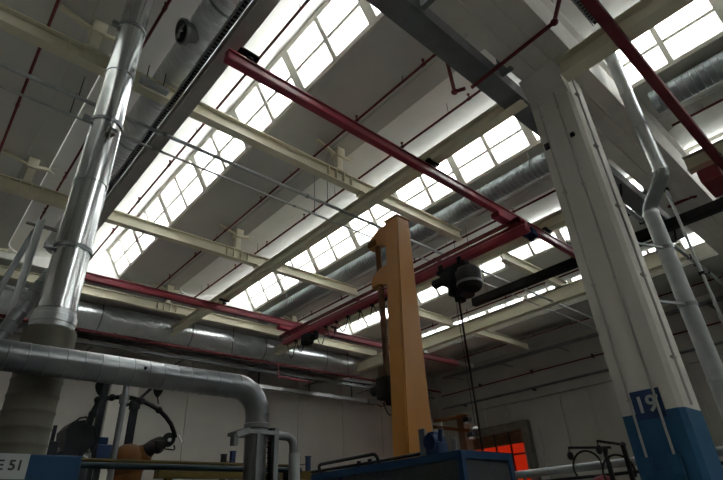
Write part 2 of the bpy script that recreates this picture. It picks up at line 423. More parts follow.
ybeam(10.4, -11, 1.40, 'cream beam behind the grey exhaust pipe at the right edge')
ybeam(1.96, 2.8, 17.9, 'dark grey beam next to the spiral duct, upper left', 'beamgrey', .20, ZY, .22)

# perforated cable trays beside two of those beams
def tray(pts_a, pts_b, w, label, rods=True, rung=.07):
    a, c = Vector(pts_a), Vector(pts_b); d = (c-a).normalized(); sd = d.cross(Vector((0, 0, 1)))
    t = thing('cable_tray', label, 'cable tray', (a+c)/2)
    b = MB()
    for o in (-w/2, w/2): b.obox(a+sd*o, c+sd*o, .012, .09)
    L = (c-a).length; n = int(L/rung)
    for i in range(n):
        p = a+d*(i+.5)*rung; b.obox(p-sd*w/2-V(0, 0, .04), p+sd*w/2-V(0, 0, .04), rung*.5, .006)
    b.build('tray_body', 'galvd', t)
    b = MB(); n = max(2, int(L/2.4))
    for i in range(n if rods else 0):
        p = a.lerp(c, (i+.5)/n)
        for o in (-1, 1): b.tube([p+sd*o*(w/2+.012), V((p+sd*o*(w/2+.012)).x, (p+sd*o*(w/2+.012)).y, H+(.7 if (p.x-XB) % P > 2.3 else -.06))], .008, 5)
    if rods: b.build('hanger_rod', 'dark', t)
    b = MB()
    for k in range(4): b.tube([a+sd*(w*(.2*k-.3))-V(0, 0, .02), a.lerp(c, .5)+sd*(w*(.18*k-.28))-V(0, 0, .022), c+sd*(w*(.2*k-.3))-V(0, 0, .02)], .016, 6)
    b.build('cables', 'black', t, kind='stuff')
tray((1.82, 2.9, 7.63), (1.82, 15.6, 7.63), .07, 'perforated cable tray along the dark grey beam, upper left', False)
tray((6.0, -9, 7.53), (6.0, 1.1, 7.53), .14, 'perforated cable tray on the beam at the top right')
tray((.5, 1.05, 7.95), (6.1, 1.05, 7.95), .16, 'perforated cable tray coming down beside the girder to the column head')

# ================================================================ red crane
def crane_rail(y, xa, xb, label, m='red', hx=(), z=7.0, w=.13, h=.19):
    t = thing('crane_rail', label, 'crane rail', ((xa+xb)/2, y, z))
    b = MB(); b.bar((xa, y, z), (xb, y, z), [(-w/2, 0), (-.018, 0), (-.018, .02), (-w/2+.012, .03), (-w/2+.012, .10), (-.02, h-.05), (-.02, h-.015), (-.06, h-.015), (-.06, h), (.06, h), (.06, h-.015), (.02, h-.015), (.02, h-.05), (w/2-.012, .10), (w/2-.012, .03), (.018, .02), (.018, 0), (w/2, 0), (w/2, .11), (.032, h-.04), (.0, h-.03), (-.032, h-.04), (-w/2, .11)][:0] or
        [(-w*.42, 0), (w*.42, 0), (w/2, .02), (w/2, .10), (.03, h-.05), (.03, h-.02), (.06, h-.02), (.06, h), (-.06, h), (-.06, h-.02), (-.03, h-.02), (-.03, h-.05), (-w/2, .10), (-w/2, .02)])
    b.build('rail_profile', m, t)
    for x in hx:
        b = MB(); b.ball((x, y, z+h+.06), .055, (1, 1, 1.2), 10); b.tube([(x, y, z+h-.01), (x, y, z+h+.1)], .03, 8)
        b.tube([(x, y, z+h+.1), (x-.13, y, ZY+.02)], .014, 6); b.tube([(x, y, z+h+.1), (x+.10, y, ZY+.02)], .014, 6)
        b.box((x-.17, y-.05, ZY-.015), (x+.13, y+.05, ZY+.02))
        b.build('rail_hanger', 'dark', t)
    return t
crane_rail(4.40, 1.86, 11.4, 'thick red crane rail running diagonally across the upper middle to the column', hx=(2.2, 6.08, 10.16))
crane_rail(12.35, 2.06, 16.6, 'red crane rail in front of the far wall, behind the yellow post', hx=(2.2, 6.08, 10.16, 14.5))
crane_rail(.84, 2.5, 10.6, 'dark red crane rail crossing the top right corner', 'dred', hx=(6.08, 10.4), w=.15)
# bridge girder between the two rails
BX = 8.55
t = thing('crane_bridge', 'red double bridge girder hanging under the two red rails with looped cables', 'crane bridge', (BX, 8.7, 6.7))
for o, h in ((-.0, .22),):
    b = MB(); b.bar((BX+o, 4.1, 6.62), (BX+o, 12.95, 6.62), [(-.08, 0), (.08, 0), (.095, .02), (.095, .13), (.04, .18), (.04, .22), (.07, .22), (.07, .24), (-.07, .24), (-.07, .22), (-.04, .22), (-.04, .18), (-.095, .13), (-.095, .02)]); b.build('girder', 'red', t)
b = MB(); b.obox((BX-.22, 4.1, 6.84), (BX-.22, 12.9, 6.84), .06, .08); b.build('conductor_rail', 'dred', t)
b = MB()
for y in (4.2, 6.4, 9.3, 12.6): b.obox((BX-.25, y, 6.87), (BX+.05, y, 6.87), .08, .04)
b.build('cross_tie', 'dred', t)
for y in (4.40, 12.35):
    b = MB(); b.box((BX-.65, y-.1, 6.86), (BX+.35, y+.1, 6.98), .02); et = b.build('end_truck', 'red', t)
    b = MB(); b.box((BX+.35, y-.10, 6.85), (BX+.85, y+.12, 7.03), .03); b.box((BX+.45, y-.17, 6.80), (BX+.68, y-.02, 6.95), .02); b.tube([(BX+.7, y, 7.0), (BX+.7, y, 6.78)], .07, 10); b.build('drive_unit', 'navy', t)
    b = MB()
    for x in (BX-.45, BX-.1, BX+.25): b.tube([(x, y-.09, 6.95), (x, y+.09, 6.95)], .045, 10)
    b.build('wheel', 'dark', et)
for i in range(9):
    y = 8.35+.5*i; b = MB(); b.tube(hang((BX+.02, y, 6.60), (BX+.02, y+.46, 6.60), .36+.06*(i % 3)), .013, 6); b.box((BX-.03, y-.03, 6.56), (BX+.06, y+.03, 6.64)); b.build('festoon_loop', 'black', t)
b = MB(); b.box((BX-.12, 11.55, 6.32), (BX+.12, 11.9, 6.62), .02); b.box((BX-.05, 11.3, 6.38), (BX+.1, 11.55, 6.52), .02); b.build('end_trolley', 'dark', t)
# chain hoist
hy = 6.05
t = thing('chain_hoist', 'dark electric chain hoist with chain bag hanging under the red bridge girder', 'hoist', (BX, hy, 6.6))
b = MB(); b.box((BX-.12, hy-.35, 6.50), (BX+.12, hy+.45, 6.60), .02)
for y in (hy-.25, hy+.3): b.tube([(BX-.14, y, 6.66), (BX+.14, y, 6.66)], .05, 10); b.box((BX-.15, y-.05, 6.5), (BX-.12, y+.05, 6.7)); b.box((BX+.12, y-.05, 6.5), (BX+.15, y+.05, 6.7))
b.build('trolley', 'dark', t)
b = MB(); b.box((BX-.16, hy-.02, 6.18), (BX+.16, hy+.34, 6.5), .04); b.tube([(BX-.02, hy+.3, 6.36), (BX-.02, hy+.62, 6.36)], .11, 14); b.build('motor_housing', 'dark', t)
b = MB(); b.tube([(BX+.02, hy-.32, 5.90), (BX+.02, hy-.32, 5.96), (BX+.02, hy-.32, 6.1), (BX+.02, hy-.32, 6.34), (BX+.02, hy-.32, 6.42)], .2, 18, True, [.22, .27, .28, .28, .22]); dr = b.build('drum', 'black', t)
b = MB(); b.tube([(BX+.02, hy-.32, 6.02), (BX+.02, hy-.32, 6.08)], .287, 20); b.build('drum_band', 'galvd', dr, label='pale grey ring round the drum')
b = MB(); b.tube([(BX, hy-.18, 5.80), (BX, hy-.18, 5.90)], .20, 14); b.box((BX-.2, hy+.02, 5.86), (BX+.16, hy+.14, 6.18), .02); b.box((BX-.1, hy-.1, 5.72), (BX+.12, hy+.06, 5.9), .02); b.build('chain_guide', 'dark', t)
b = MB(); b.tube([(BX-.05, hy-.02, 6.1), (BX-.05, hy-.02, 2.2)], .022, 8); b.build('lifting_chain', 'black', t)
b = MB(); b.tube([(BX+.0, hy+.10, 6.2), (BX+.0, hy+.10, 2.2)], .008, 6); b.build('control_cable', 'black', t)
# second crane's trolley at the right edge
e = aZ(716, 181, 6.95)
t = thing('end_carriage', 'dark red box carriage under the rail at the right edge of the picture', 'carriage', e)
MB().box(e+V(-.42, -.18, -.14), e+V(.42, .18, .14), .03).build('carriage_body', 'dred', t)
b = MB(); [b.tube([e+V(o, -.1, .13), e+V(o, .1, .13)], .06, 10) for o in (-.25, .25)]; b.build('wheel', 'dark', t)

# dark long bar
t = thing('busbar_trunking', 'long dark blue-grey square bar running from the hoist past behind the column', 'trunking', (11.6, 4, 7))
MB().obox((11.55, -6, 6.98), (11.55, 7.7, 6.98), .18, .22).build('trunking_body', 'dark', t)
b = MB(); [b.obox((11.55, y-.06, 6.98), (11.55, y+.06, 6.98), .20, .23) for y in (-3.6, -1.2, 1.2, 3.6, 6)]; b.build('joint_cover', 'dark', t)
b = MB(); [b.tube([(11.55, y, 7.08), (11.55, y, H-.06)], .012, 6) for y in (-2.5, 1.0, 4.6, 7.2)]; b.build('hanger_rod', 'dark', t)

# ================================================================ roof pipes
def sprinkler(xr, k, y0, y1, z, r, m, label, drop=True):
    x = XB+P*k+xr; t = thing('sprinkler_pipe', label, 'pipe', (x, (y0+y1)/2, z), 'red sprinkler pipes under the roof')
    MB().tube([(x, y0, z), (x, y1, z)], r, 8).build('pipe_run', m, t)
    y = y1-1.1; i = 0
    while y > y0+.5:
        b = MB(); b.tube([(x, y, z), (x, y, z+.11)], .014, 6); b.tube([(x, y-.04, z), (x, y+.04, z)], r*1.35, 8); b.tube([(x, y, z+.10), (x, y, z+.12)], .028, 8); b.build('sprinkler_head', m, t)
        if i % 2 == 0:
            top = (H-.05 if xr < 1.8 else H+.55)
            MB().tube([(x, y+.5, z), (x, y+.5, top)], .007, 5).build('hanger_rod', 'dark', t)
        y -= 1.75; i += 1
ZP = 8.38
SP = [(-.03, 0, 'on the grey strip at the far upper left'), (1.19, 0, 'behind the tall steel flue'), (2.75, 1, 'under the bright shell beside the first roof lights'),
      (4.99, 0, 'along the grey strip right of the first roof lights'), (6.26, 1, 'under the lit shell left of the second roof lights'),
      (10.39, 0, 'along the grey strip behind the second spiral duct'), (15.2, 0, 'under the grey strip above the hoist'), (20.0, 0, 'beyond the last row of roof lights')]
for x, w, lab in SP:
    sprinkler(x-XB, 0, 2.75, 15.1, 8.40, .024 if x < 9 else .028, 'dred', 'thin dark red sprinkler pipe '+lab)
sprinkler(10.2-XB, 0, -10, 1.3, 8.40, .026, 'dred', 'thin dark red sprinkler pipe on the grey strip at the right edge')
sprinkler(5.3-XB, 0, -10, 1.0, 8.40, .026, 'dred', 'thin dark red sprinkler pipe above the girder at the top of the column')
def riser(name, pts, r, label, m='dred', cat='pipe', parts=True):
    t = thing(name, label, cat, pts[0]); MB().tube(round_path(pts, .07), r, 10).build('pipe_run', m, t)
    b = MB()
    for p in pts[1:-1]: b.ball(p, r*1.9, (1, 1, .8), 10)
    b.build('elbow_fitting', m, t); return t
riser('sprinkler_riser', [(5.3, 1.00, 8.4), (5.12, 1.36, 7.40), (5.12, 2.78, 7.33)], .03, 'dark red pipe dropping beside the concrete girder and crossing under it')
riser('sprinkler_riser', [(4.99, 3.05, 8.4), (5.06, 3.05, 7.42), (5.1, 2.88, 7.38)], .03, 'short dark red pipe drop just left of the steel channel beam')
riser('sprinkler_riser', [aZ(684, 172, 8.3), aZ(694, 196, 7.5), aZ(668, 207, 7.4)], .035, 'dark red pipe drop behind the grey exhaust pipe on the right')
# far wall red pipe
t = thing('fire_main', 'long red water pipe under the far spiral duct, parallel to the far wall', 'pipe', (6, 15.75, 6.95))
MB().tube([(-2, 15.75, 6.93), (19.5, 15.75, 6.93)], .05, 10).build('pipe_run', 'dred', t)
b = MB(); [b.tube([(x, 15.75, 6.93), (x+.07, 15.75, 6.93)], .068, 10) for x in (1.5, 4.2, 6.9, 9.6, 12.3, 15)]; b.build('coupling', 'dred', t)
b = MB(); [b.tube([(x, 15.75, 6.97), (x, 15.75, H-.06)], .012, 6) for x in (2.8, 8.2, 13.6, 18.5)]; b.build('hanger_rod', 'dark', t)
riser('sprinkler_riser', [(10.1, 15.70, 6.93), (10.1, 15.66, 6.45), (11.6, 15.66, 6.42)], .028, 'thin red drop pipe under the water main near the far wall', 'red')

# two slim grey conduits crossing the hall
for y, z, r, lab in ((6.65, 7.32, .033, 'thicker grey conduit crossing the upper left, nearer of two'), (7.10, 7.32, .021, 'thinner grey conduit crossing the upper left, further of two')):
    t = thing('conduit_run', lab, 'conduit', (4, y, z), 'grey conduits hung across the hall')
    MB().tube([(XN+.3, y, z), (21.7, y, z)], r, 8).build('pipe_run', 'greyp', t)
    b = MB(); [b.tube([(x, y, z), (x, y, ZX+.1 if x < 1 else H-.06)], .008, 5) for x in (.62, 5.35, 10.2, 15, 19.8)]; b.build('hanger_rod', 'dark', t)
    b = MB(); [b.tube([(x, y, z), (x+.06, y, z)], r*1.3, 8) for x in (-1, 1.9, 4.8, 7.7, 10.6)]; b.build('coupling', 'galvd', t)

# ================================================================ spiral ducts
def duct(a, b_, r, label, pitch=.13, m='galv', hang_=()):
    a, b_ = Vector(a), Vector(b_); t = thing('spiral_duct', label, 'duct', (a+b_)/2)
    MB().ribbed(a, b_, r, pitch, .009, 28).build('duct_tube', m, t)
    for f in hang_:
        p = a.lerp(b_, f); d = (b_-a).normalized(); b = MB()
        b.tube([p-d*.02, p+d*.02], r+.014, 24); sd = d.cross(Vector((0, 0, 1)))
        for o in (-1, 1): b.tube([p+sd*o*(r+.01), Vector((p.x+sd.x*o*(r+.01), p.y+sd.y*o*(r+.01), H-.06))], .009, 6)
        b.build('duct_hanger', 'galvd', t)
    return t
duct((8.93, 2.5, 8.20), (8.93, 15.0, 8.20), .23, 'grey spiral duct below the second row of roof lights', .115, 'ductgrey', hang_=(.1, .35, .6, .85))
duct((8.98, -11, 8.22), (8.98, 1.25, 8.22), .23, 'grey spiral duct under the roof lights at the top right', .115, 'ductgrey', hang_=(.3, .8))
t = duct((1.80, 2.9, 8.24), (1.80, 13.5, 8.24), .27, 'spiral duct tucked behind the dark grey beam, top left', .11, 'galv', hang_=(.15, .5, .8))
p = Vector((1.50, 5.15, 8.02)); b = MB(); b.tube([(1.80, 5.15, 8.22), p], .15, 18); b.tube([p, p+V(-.05, 0, -.02)], .19, 18); b.build('outlet_spigot', 'galvd', t)
b = MB(); b.tube([p+V(-.05, 0, -.02), p+V(-.06, 0, -.024)], .16, 18)
og = b.build('outlet_grille', 'dark', t)
b = MB()
for k in range(4):
    a_ = k*math.pi/4; o = V(0, math.cos(a_), math.sin(a_))*.15; q = p+V(-.068, 0, -.026); b.tube([q-o, q+o], .012, 6)
b.build('grille_spoke', 'galvd', og)
duct((-5, 16.35, 7.58), (14.6, 16.35, 7.58), .44, 'large shiny spiral duct running along the far wall', .13, 'galv', (.45, .6, .75, .9))
# steel tray strips by the far wall
for y, z, w, lab in ((17.3, 7.27, .22, 'upper steel cable duct along the far wall above the light strip'), (17.0, 6.98, .12, 'lower narrow steel cable duct along the far wall')):
    t = thing('cable_duct', lab, 'cable tray', (8, y, z)); b = MB(); b.bar((-3, y, z), (20.5, y, z), [(-w/2, -.05), (w/2, -.05), (w/2, .05), (w/2-.01, .05), (w/2-.01, -.04), (-w/2+.01, -.04), (-w/2+.01, .05), (-w/2, .05)]); b.build('tray_body', 'galvd', t)
    b = MB(); [b.obox((x, y, z-.06), (x, YW-.005, z-.06), .05, .04) for x in (1, 4, 7, 10, 13, 16, 19)]; b.build('wall_bracket', 'galvd', t)
t = thing('lighting_trunking', 'grey steel trunking with white end box on the far wall, left of the yellow post', 'trunking', (13, 17.55, 6.5))
MB().box((9.6, 17.46, 6.43), (16.2, 17.62, 6.58), .01).build('trunking_body', 'galv', t)
MB().box((16.25, 17.42, 6.38), (16.75, 17.64, 6.62), .02).build('end_box', 'signw', t, label='white end box')
b = MB(); [b.tube([(x, 17.54, 6.58), (x, 17.54, H-.06)], .03, 6) for x in (10.4, 12.9, 15.3)]; b.build('hanger_rod', 'dark', t)
b = MB(); b.tube(round_path([(16.7, 17.55, 6.5), (17.4, 17.7, 6.35), (17.8, 17.9, 6.8)], .3), .03, 8); b.build('cable', 'rust', t)
# small strip light below the nearest cream beam, upper left
a, e = aZ(140, 79, 7.6), aZ(168, 93, 7.6)
t = thing('strip_light', 'unlit strip light behind the flue under the spiral duct, upper left', 'light fitting', a)
MB().obox(a, e, .12, .07).build('housing', 'galv', t); b = MB(); b.tube([a+V(.02, 0, -.05), e+V(-.02, 0, -.05)], .016, 8); b.build('tube_lamp', 'signw', t)
b = MB(); [b.tube([a.lerp(e, f), V(a.lerp(e, f).x, a.y, 7.96)], .008, 5) for f in (.2, .8)]; b.build('hanger_rod', 'dark', t)

# ================================================================ flue and ducts, left foreground
FX, FY = .80, 4.94
t = thing('steel_flue', 'tall shiny steel flue pipe rising to the roof at the left', 'flue', (FX, FY, 3.0))
zs = [3.42, 4.02, 4.82, 5.62, 6.42, 7.22, 8.02]
b = MB(); pts = []; rad = []
for z in [3.30]+zs+[8.60]:
    if z in zs: pts += [(FX, FY, z-.03), (FX, FY, z-.028), (FX, FY, z+.028), (FX, FY, z+.03)]; rad += [.158, .166, .166, .158]
    else: pts.append((FX, FY, z)); rad.append(.158)
b.tube(pts, .158, 32, True, rad); b.build('pipe_run', 'flue', t)
for z in (4.02, 5.62, 7.22):
    b = MB(); b.tube([(FX, FY, z-.02), (FX, FY, z+.02)], .173, 32); b.box((FX-.24, FY-.03, z-.03), (FX-.15, FY+.03, z+.03)); b.build('clamp_band', 'galvd', t)
b = MB(); b.tube([(FX, FY, 3.22), (FX, FY, 3.26), (FX, FY, 3.27), (FX, FY, 3.33), (FX, FY, 3.34), (FX, FY, 3.38)], .18, 32, True, [.178, .178, .186, .186, .172, .172]); b.build('joint_ring', 'galv', t)
b = MB(); b.tube([(FX, FY, 2.98), (FX, FY, 3.20), (FX, FY, 3.22)], .21, 28, True, [.21, .21, .19]); b.build('collar', 'flex', t)
pp = V(FX+.02, FY-.16, 5.42); b = MB(); b.box(pp+V(-.04, -.05, -.03), pp+V(.05, .01, .05), .008); b.tube([pp+V(-.05, -.04, .06), pp+V(.07, -.04, .02)], .012, 6); b.tube([pp+V(0, -.05, 0), pp+V(.0, -.05, -.12)], .012, 6); b.build('clamp_catch', 'darkst', t)
# loose steel rod by flue collar & inclined branch duct
a, e = aY(52, 272, 5.18), aY(-6, 345, 5.12)
t = thing('branch_duct', 'slanting dull steel duct coming down behind the flue to the left edge', 'duct', a); MB().ribbed(a, e, .062, .11, .005, 18, .008).build('duct_tube', 'galvd', t)
# flexible duct
t = thing('flexible_duct', 'fat olive-grey flexible duct standing under the flue on the left', 'duct', (FX, FY, 0))
b = MB(); pts, rad = [], []; z = 0.0
i = 0
while z < 2.97:
    for o, k in ((0, .190), (.008, .195), (.02, .195), (.028, .190), (.09, .189)): pts.append((FX-.0, FY, z+o)); rad.append(k)
    z += .125
b.tube([p_ for p_ in pts if p_[2] < 2.97], .18, 30, True, [r_ for p_, r_ in zip(pts, rad) if p_[2] < 2.97]); b.build('duct_hose', 'flex', t)
# horizontal spiral duct with bend
HYD, HZ, HR = 4.615, 2.86, .118
t = thing('extraction_duct', 'dull grey spiral duct running level across the lower left, bending down at its end', 'duct', (1.4, HYD, HZ))
MB().ribbed((-1.6, HYD, HZ), (2.48, HYD, HZ), HR, .135, .0035, 26, .006).build('duct_tube', 'extr', t)
b = MB(); b.tube(arc((2.48, HYD, HZ-.26), (0, 0, 1), (1, 0, 0), .26, 0, math.pi/2, 8), HR+.002, 26)
b.build('bend', 'extr', t)
b = MB(); b.tube([(2.74, HYD, 2.6), (2.74, HYD, 2.52), (2.74, HYD, 2.51), (2.74, HYD, 2.47), (2.74, HYD, 2.46), (2.74, HYD, 1.1)], HR, 26, True, [HR, HR, HR+.01, HR+.01, HR-.012, HR-.012]); b.build('down_pipe', 'extr', t)
b = MB(); b.box((2.50, HYD-.16, 2.40), (2.90, HYD+.14, 2.435)); b.obox((2.56, HYD-.15, 2.42), (2.42, HYD-.15, 2.37), .10, .05); b.box((2.40, HYD-.19, 2.28), (2.44, HYD-.11, 2.38)); b.build('support_bracket', 'galvd', t)
b = MB(); b.box((2.86, HYD-.15, 0), (2.91, HYD-.10, 2.46)); b.box((2.66, HYD-.16, 0), (2.69, HYD-.13, 2.42)); b.build('support_post', 'galvd', t)
MB().ball((1.52, HYD-HR-.01, HZ+.02), .016).build('plug', 'black', t)
t = thing('black_hose', 'fat black corrugated hose beside the down pipe of the grey duct', 'hose', (3.0, 4.7, 1.2))
MB().ribbed((2.98, 4.70, 2.50), (3.0, 4.70, 2.05), .052, .05, .008, 14, .01).build('hose_upper', 'black', t)
MB().tube(round_path([(3.0, 4.70, 2.07), (3.03, 4.70, 1.95), (2.98, 4.70, 1.8), (2.93, 4.7, 1.2)], .12), .065, 14).build('hose_lower', 'black', t)
t = thing('curved_pipe', 'grey steel pipe with a bend and thick sleeve right of the black hose', 'pipe', (3.2, 4.75, 1.2))
MB().tube(round_path([(2.95, 4.62, 2.42), (3.19, 4.62, 2.42), (3.22, 4.62, 1.2)], .12, 8), .042, 14).build('pipe_run', 'galvd', t)
MB().tube([(3.205, 4.62, 2.26), (3.215, 4.62, 1.7)], .058, 14).build('sleeve', 'greyp', t)
# galvanised channels hanging at the left edge
a, e = aY(40.7, 219, 5.5), aY(10.6, 321, 5.5); x = (a.x+e.x)/2
t = thing('steel_strut', 'upright galvanised steel strut channel left of the flue', 'strut', (x, 5.5, 0))
MB().bar((x, 5.5, 0), (x, 5.5, a.z), [(-.035, -.025), (.035, -.025), (.035, .025), (.02, .025), (.02, -.012), (-.02, -.012), (-.02, .025), (-.035, .025)], (0, -1, 0)).build('channel', 'galv', t)
MB().obox((x-.12, 5.54, a.z-.06), (x+.17, 5.54, a.z-.06), .03, .03).build('cross_bolt', 'darkst', t)
a, e = aY(33, 232, 5.62), aY(-4, 296, 5.6)
t = thing('steel_strut', 'slanting dull steel brace left of the upright strut channel', 'strut', e); MB().obox(a, a+(e-a)*(a.z/(a.z-e.z)), .055, .05).build('channel', 'galvd', t)
riser('small_pipe', [V(XN, 5.75, aY(-5, 285, 5.75).z), aY(25, 291, 5.75), aY(58, 297, 5.75)], .022, 'short level grey pipe behind the strut channel at the left edge', 'greyp')

# ================================================================ blue cabinet E 51
t = thing('blue_cabinet', 'dark blue steel cabinet with white sign reading E 51, lower left corner', 'cabinet', (.3, 3.7, 0))
MB().box((-.6, 3.5, 0), (.905, 4.0, 2.03), .01).build('cabinet_body', 'mblue', t)
b = MB(); b.box((-.55, 3.488, .1), (.14, 3.5, 1.88)); b.box((.17, 3.488, .1), (.86, 3.5, 1.88)); b.build('door', 'mblue', t)
MB().box((.10, 3.48, .95), (.125, 3.488, 1.1)).build('door_handle', 'dark', t)
sgn = MB().box((.12, 3.484, 1.90), (.628, 3.499, 2.028)).build('sign_plate', 'signw', t, label='white sign with black lettering')
text('E 51', .072, 'ink', sgn, 'sign_lettering', (.478, 3.482, 1.945), (1, 0, 0), (0, 0, 1), .002)
b = MB(); b.box((.80, 3.6, 2.03), (.90, 3.8, 2.06)); b.build('top_bracket', 'dark', t)

# ================================================================ robots and hose frames, lower left
def rob(name, base, label, m, pts, rad, joints, tool):
    t = thing(name, label, 'robot', base); b = MB(); bx = Vector(base)
    b.tube([bx, bx+V(0, 0, .5), bx+V(0, 0, .52), bx+V(0, 0, 1.2)], .3, 20, True, [.34, .30, .24, .22]); b.build('pedestal', m, t)
    b = MB(); b.tube(pts, .1, 16, True, rad); b.build('arm', m, t)
    b = MB(); [b.ball(c_, r_, (1, 1, 1), 16) for c_, r_ in joints]; b.build('joint_housing', m, t)
    tool(t); return t
def otool(t):
    a = aY(146, 452, 7.0)
    b = MB(); b.tube([a, aY(153, 446, 6.98), aY(160, 444, 6.96), aY(164, 440, 6.95)], .07, 12, True, [.10, .085, .10, .07])
    b.ball(aY(150, 449, 6.95), .09); b.ball(aY(158, 447, 6.93), .085); b.box(aY(160, 445, 6.9)+V(-.07, -.05, -.05), aY(160, 445, 6.9)+V(.07, .05, .05), .02); b.build('wrist', 'black', t)
    b = MB(); c_ = aY(168, 440, 6.95); b.tube([c_+V(-.015, -.06, 0), c_+V(.02, .06, 0)], .085, 18); b.build('tool_disc', 'black', t)
    c_ = aY(169, 440, 6.87); b = MB(); b.tube([c_, c_+V(0, -.03, 0)], .022, 10); b.build('disc_hub', 'greyp', t)
    a, e = aY(179, 436, 6.95), aY(182, 443, 6.95); b = MB(); b.tube([a, e], .022, 10); b.tube([aY(171, 438, 6.95), a], .012, 6); b.build('sensor', 'chrome', t, label='bright metal nozzle')
    b = MB(); b.tube(round_path([aY(165, 449, 6.9), aY(175, 450, 6.9), aY(174, 445, 6.9)], .04), .01, 6); b.build('cable', 'black', t)
rob('industrial_robot', (2.42, 7.2, 0), 'orange industrial robot with black wrist behind the blue pipes, lower left', 'orange',
    [(2.42, 7.2, 1.2), (2.36, 7.15, 1.9), aY(130, 462, 7.1), aY(146, 453, 7.02)], [.2, .2, .2, .12],
    [(aY(127, 463, 7.1), .23), (aY(139, 459, 7.05), .15), ((2.42, 7.2, 1.25), .26)], otool)
t0 = aY(80, 440, 6.1)
def dtool(t):
    b = MB()
    P_ = [aY(x, y, 5.9) for x, y in ((64, 454), (67, 428), (74, 421), (86, 420), (95, 427), (96, 438), (88, 450), (82, 455))]
    b.prism(P_, (0, .38, 0)); b.build('motor_cover', 'dark', t)
    b = MB(); b.tube([aY(88, 426, 5.85), aY(92, 415, 5.85), aY(97, 405, 5.85), aY(99, 398, 5.85)], .03, 10, True, [.035, .035, .028, .03]); b.ball(aY(98, 400, 5.85), .04); b.ball(aY(93, 414, 5.85), .045); b.build('lever_arm', 'dark', t)
    b = MB(); b.tube([aY(x, y, 5.88) for x, y in ((76, 421), (80, 418), (86, 417), (91, 421))], .01, 6); b.tube([aY(x, y, 5.86) for x, y in ((95, 428), (97, 440), (91, 452))], .012, 6); b.build('cable', 'black', t)
    b = MB(); b.tube([aY(59, 449, 5.88), aY(55, 452, 5.88)], .03, 8); b.tube([aY(83, 455, 5.88), aY(88, 457, 5.88)], .022, 8); b.build('bright_joint', 'chrome', t)
    b = MB(); b.box(aY(53, 448, 5.88)+V(-.04, -.03, -.08), aY(53, 448, 5.88)+V(.04, .03, .06), .01); b.box(aY(54, 432, 5.88)+V(-.015, -.02, -.2), aY(54, 432, 5.88)+V(.015, .02, .06)); b.build('side_bracket', 'dark', t)
rob('handling_robot', (1.5, 6.15, 0), 'dark blue-grey handling robot above the blue cabinet, lower left', 'dark',
    [(1.5, 6.15, 1.2), (1.5, 6.15, 1.9), (1.5, 6.15, 2.33)], [.2, .17, .15], [((1.5, 6.15, 2.32), .17)], dtool)
t = thing('control_box', 'small navy blue valve block between the handling robot and grey pole', 'box', aY(100, 450, 6.85))
c_ = aY(101, 450, 6.85); bb_ = MB().box(c_+V(-.10, -.06, -.16), c_+V(.12, .08, .06), .02).build('box_body', 'navy', t); MB().box(c_+V(-.06, -.05, .06), c_+V(.05, .06, .14), .01).build('valve', 'mblue', bb_)
MB().box(V(c_.x-.03, c_.y-.03, 0), V(c_.x+.03, c_.y+.03, c_.z-.16)).build('stand', 'dark', t)
def pole(xp, yp, Y, r, m, label, square=False, ztop=None):
    p = aY(xp, yp, Y); t = thing('support_pole', label, 'pole', (p.x, Y, 0)); b = MB()
    if square: b.box((p.x-r, Y-r, 0), (p.x+r, Y+r, p.z))
    else: b.tube([(p.x, Y, 0), (p.x, Y, p.z)], r, 12)
    b.build('post', m, t); b = MB(); b.box((p.x-.1, Y-.1, 0), (p.x+.1, Y+.1, .015)); b.build('foot_plate', m, t); return p, t
p1, t = pole(107, 380, 6.6, .035, 'dark', 'dark square pole behind the handling robot', True)
p2, t = pole(128, 378, 6.4, .036, 'galvd', 'grey round steel pole between the two robots')
b = MB(); b.tube([(p2.x, 6.4, p2.z-.30), (p2.x, 6.4, p2.z-.2)], .055, 12); b.build('clamp', 'galvd', t)
p3, t = pole(136, 398, 7.8, .045, 'dark', 'dark square pole behind the orange robot', True)
b = MB(); b.tube([V(p3.x-.18, 7.8, p3.z-.14), V(p3.x+.02, 7.8, p3.z-.05), aY(155, 385, 7.8)], .022, 8); b.box((p3.x-.06, 7.74, p3.z-.16), (p3.x+.06, 7.86, p3.z-.04)); b.build('cross_arm', 'dark', t)
t = thing('robot_hose', 'black hose arching over the orange robot from the dark poles', 'hose', aY(125, 397, 6.9))
hp = [aY(x, y, 6.86) for x, y in ((100, 402), (104, 399), (112, 397.5), (122, 397), (132, 398), (142, 401), (151, 405), (159, 410), (166, 417), (171, 424), (174, 432), (175.5, 438))]
MB().tube(hp, .028, 10).build('hose_run', 'black', t); b = MB(); [b.ball(hp[i], .045) for i in (2, 5, 7)]; b.build('hose_clip', 'dark', t)
def balancer(x, y, y2, Y, label):
    a = aY(x, y, Y); e = aY(x, y2, Y); t = thing('spring_balancer', label, 'balancer', a)
    b = MB(); b.tube([a+V(0, 0, .07), a+V(0, 0, .04), a, a-V(0, 0, .06), a-V(0, 0, .11)], .06, 12, True, [.03, .06, .07, .05, .015]); b.build('housing', 'dark', t)
    b = MB(); b.tube([a-V(0, 0, .1), e], .008, 6); b.build('cord', 'black', t)
    b = MB(); b.tube([a+V(0, 0, .06), a+V(0, 0, .16)], .012, 6); b.build('hook', 'dark', t); return t
balancer(158.5, 389, 404, 6.95, 'dark spring balancer hanging over the hose of the orange robot')
balancer(101, 386, 400, 6.9, 'dark spring balancer beside the pole over the handling robot')
# pilaster on the far wall
t = thing('wall_column', 'pale concrete pilaster on the far wall behind the robots', 'column', (5.4, 17.85, 0))
MB().box((4.95, 17.6, 0), (5.85, 18.0, 6.9), .03).build('shaft', 'concrete', t)
MB().box((5.34, 17.55, 3.55), (5.44, 17.6, 3.7), .01).build('switch_box', 'greyp', t)

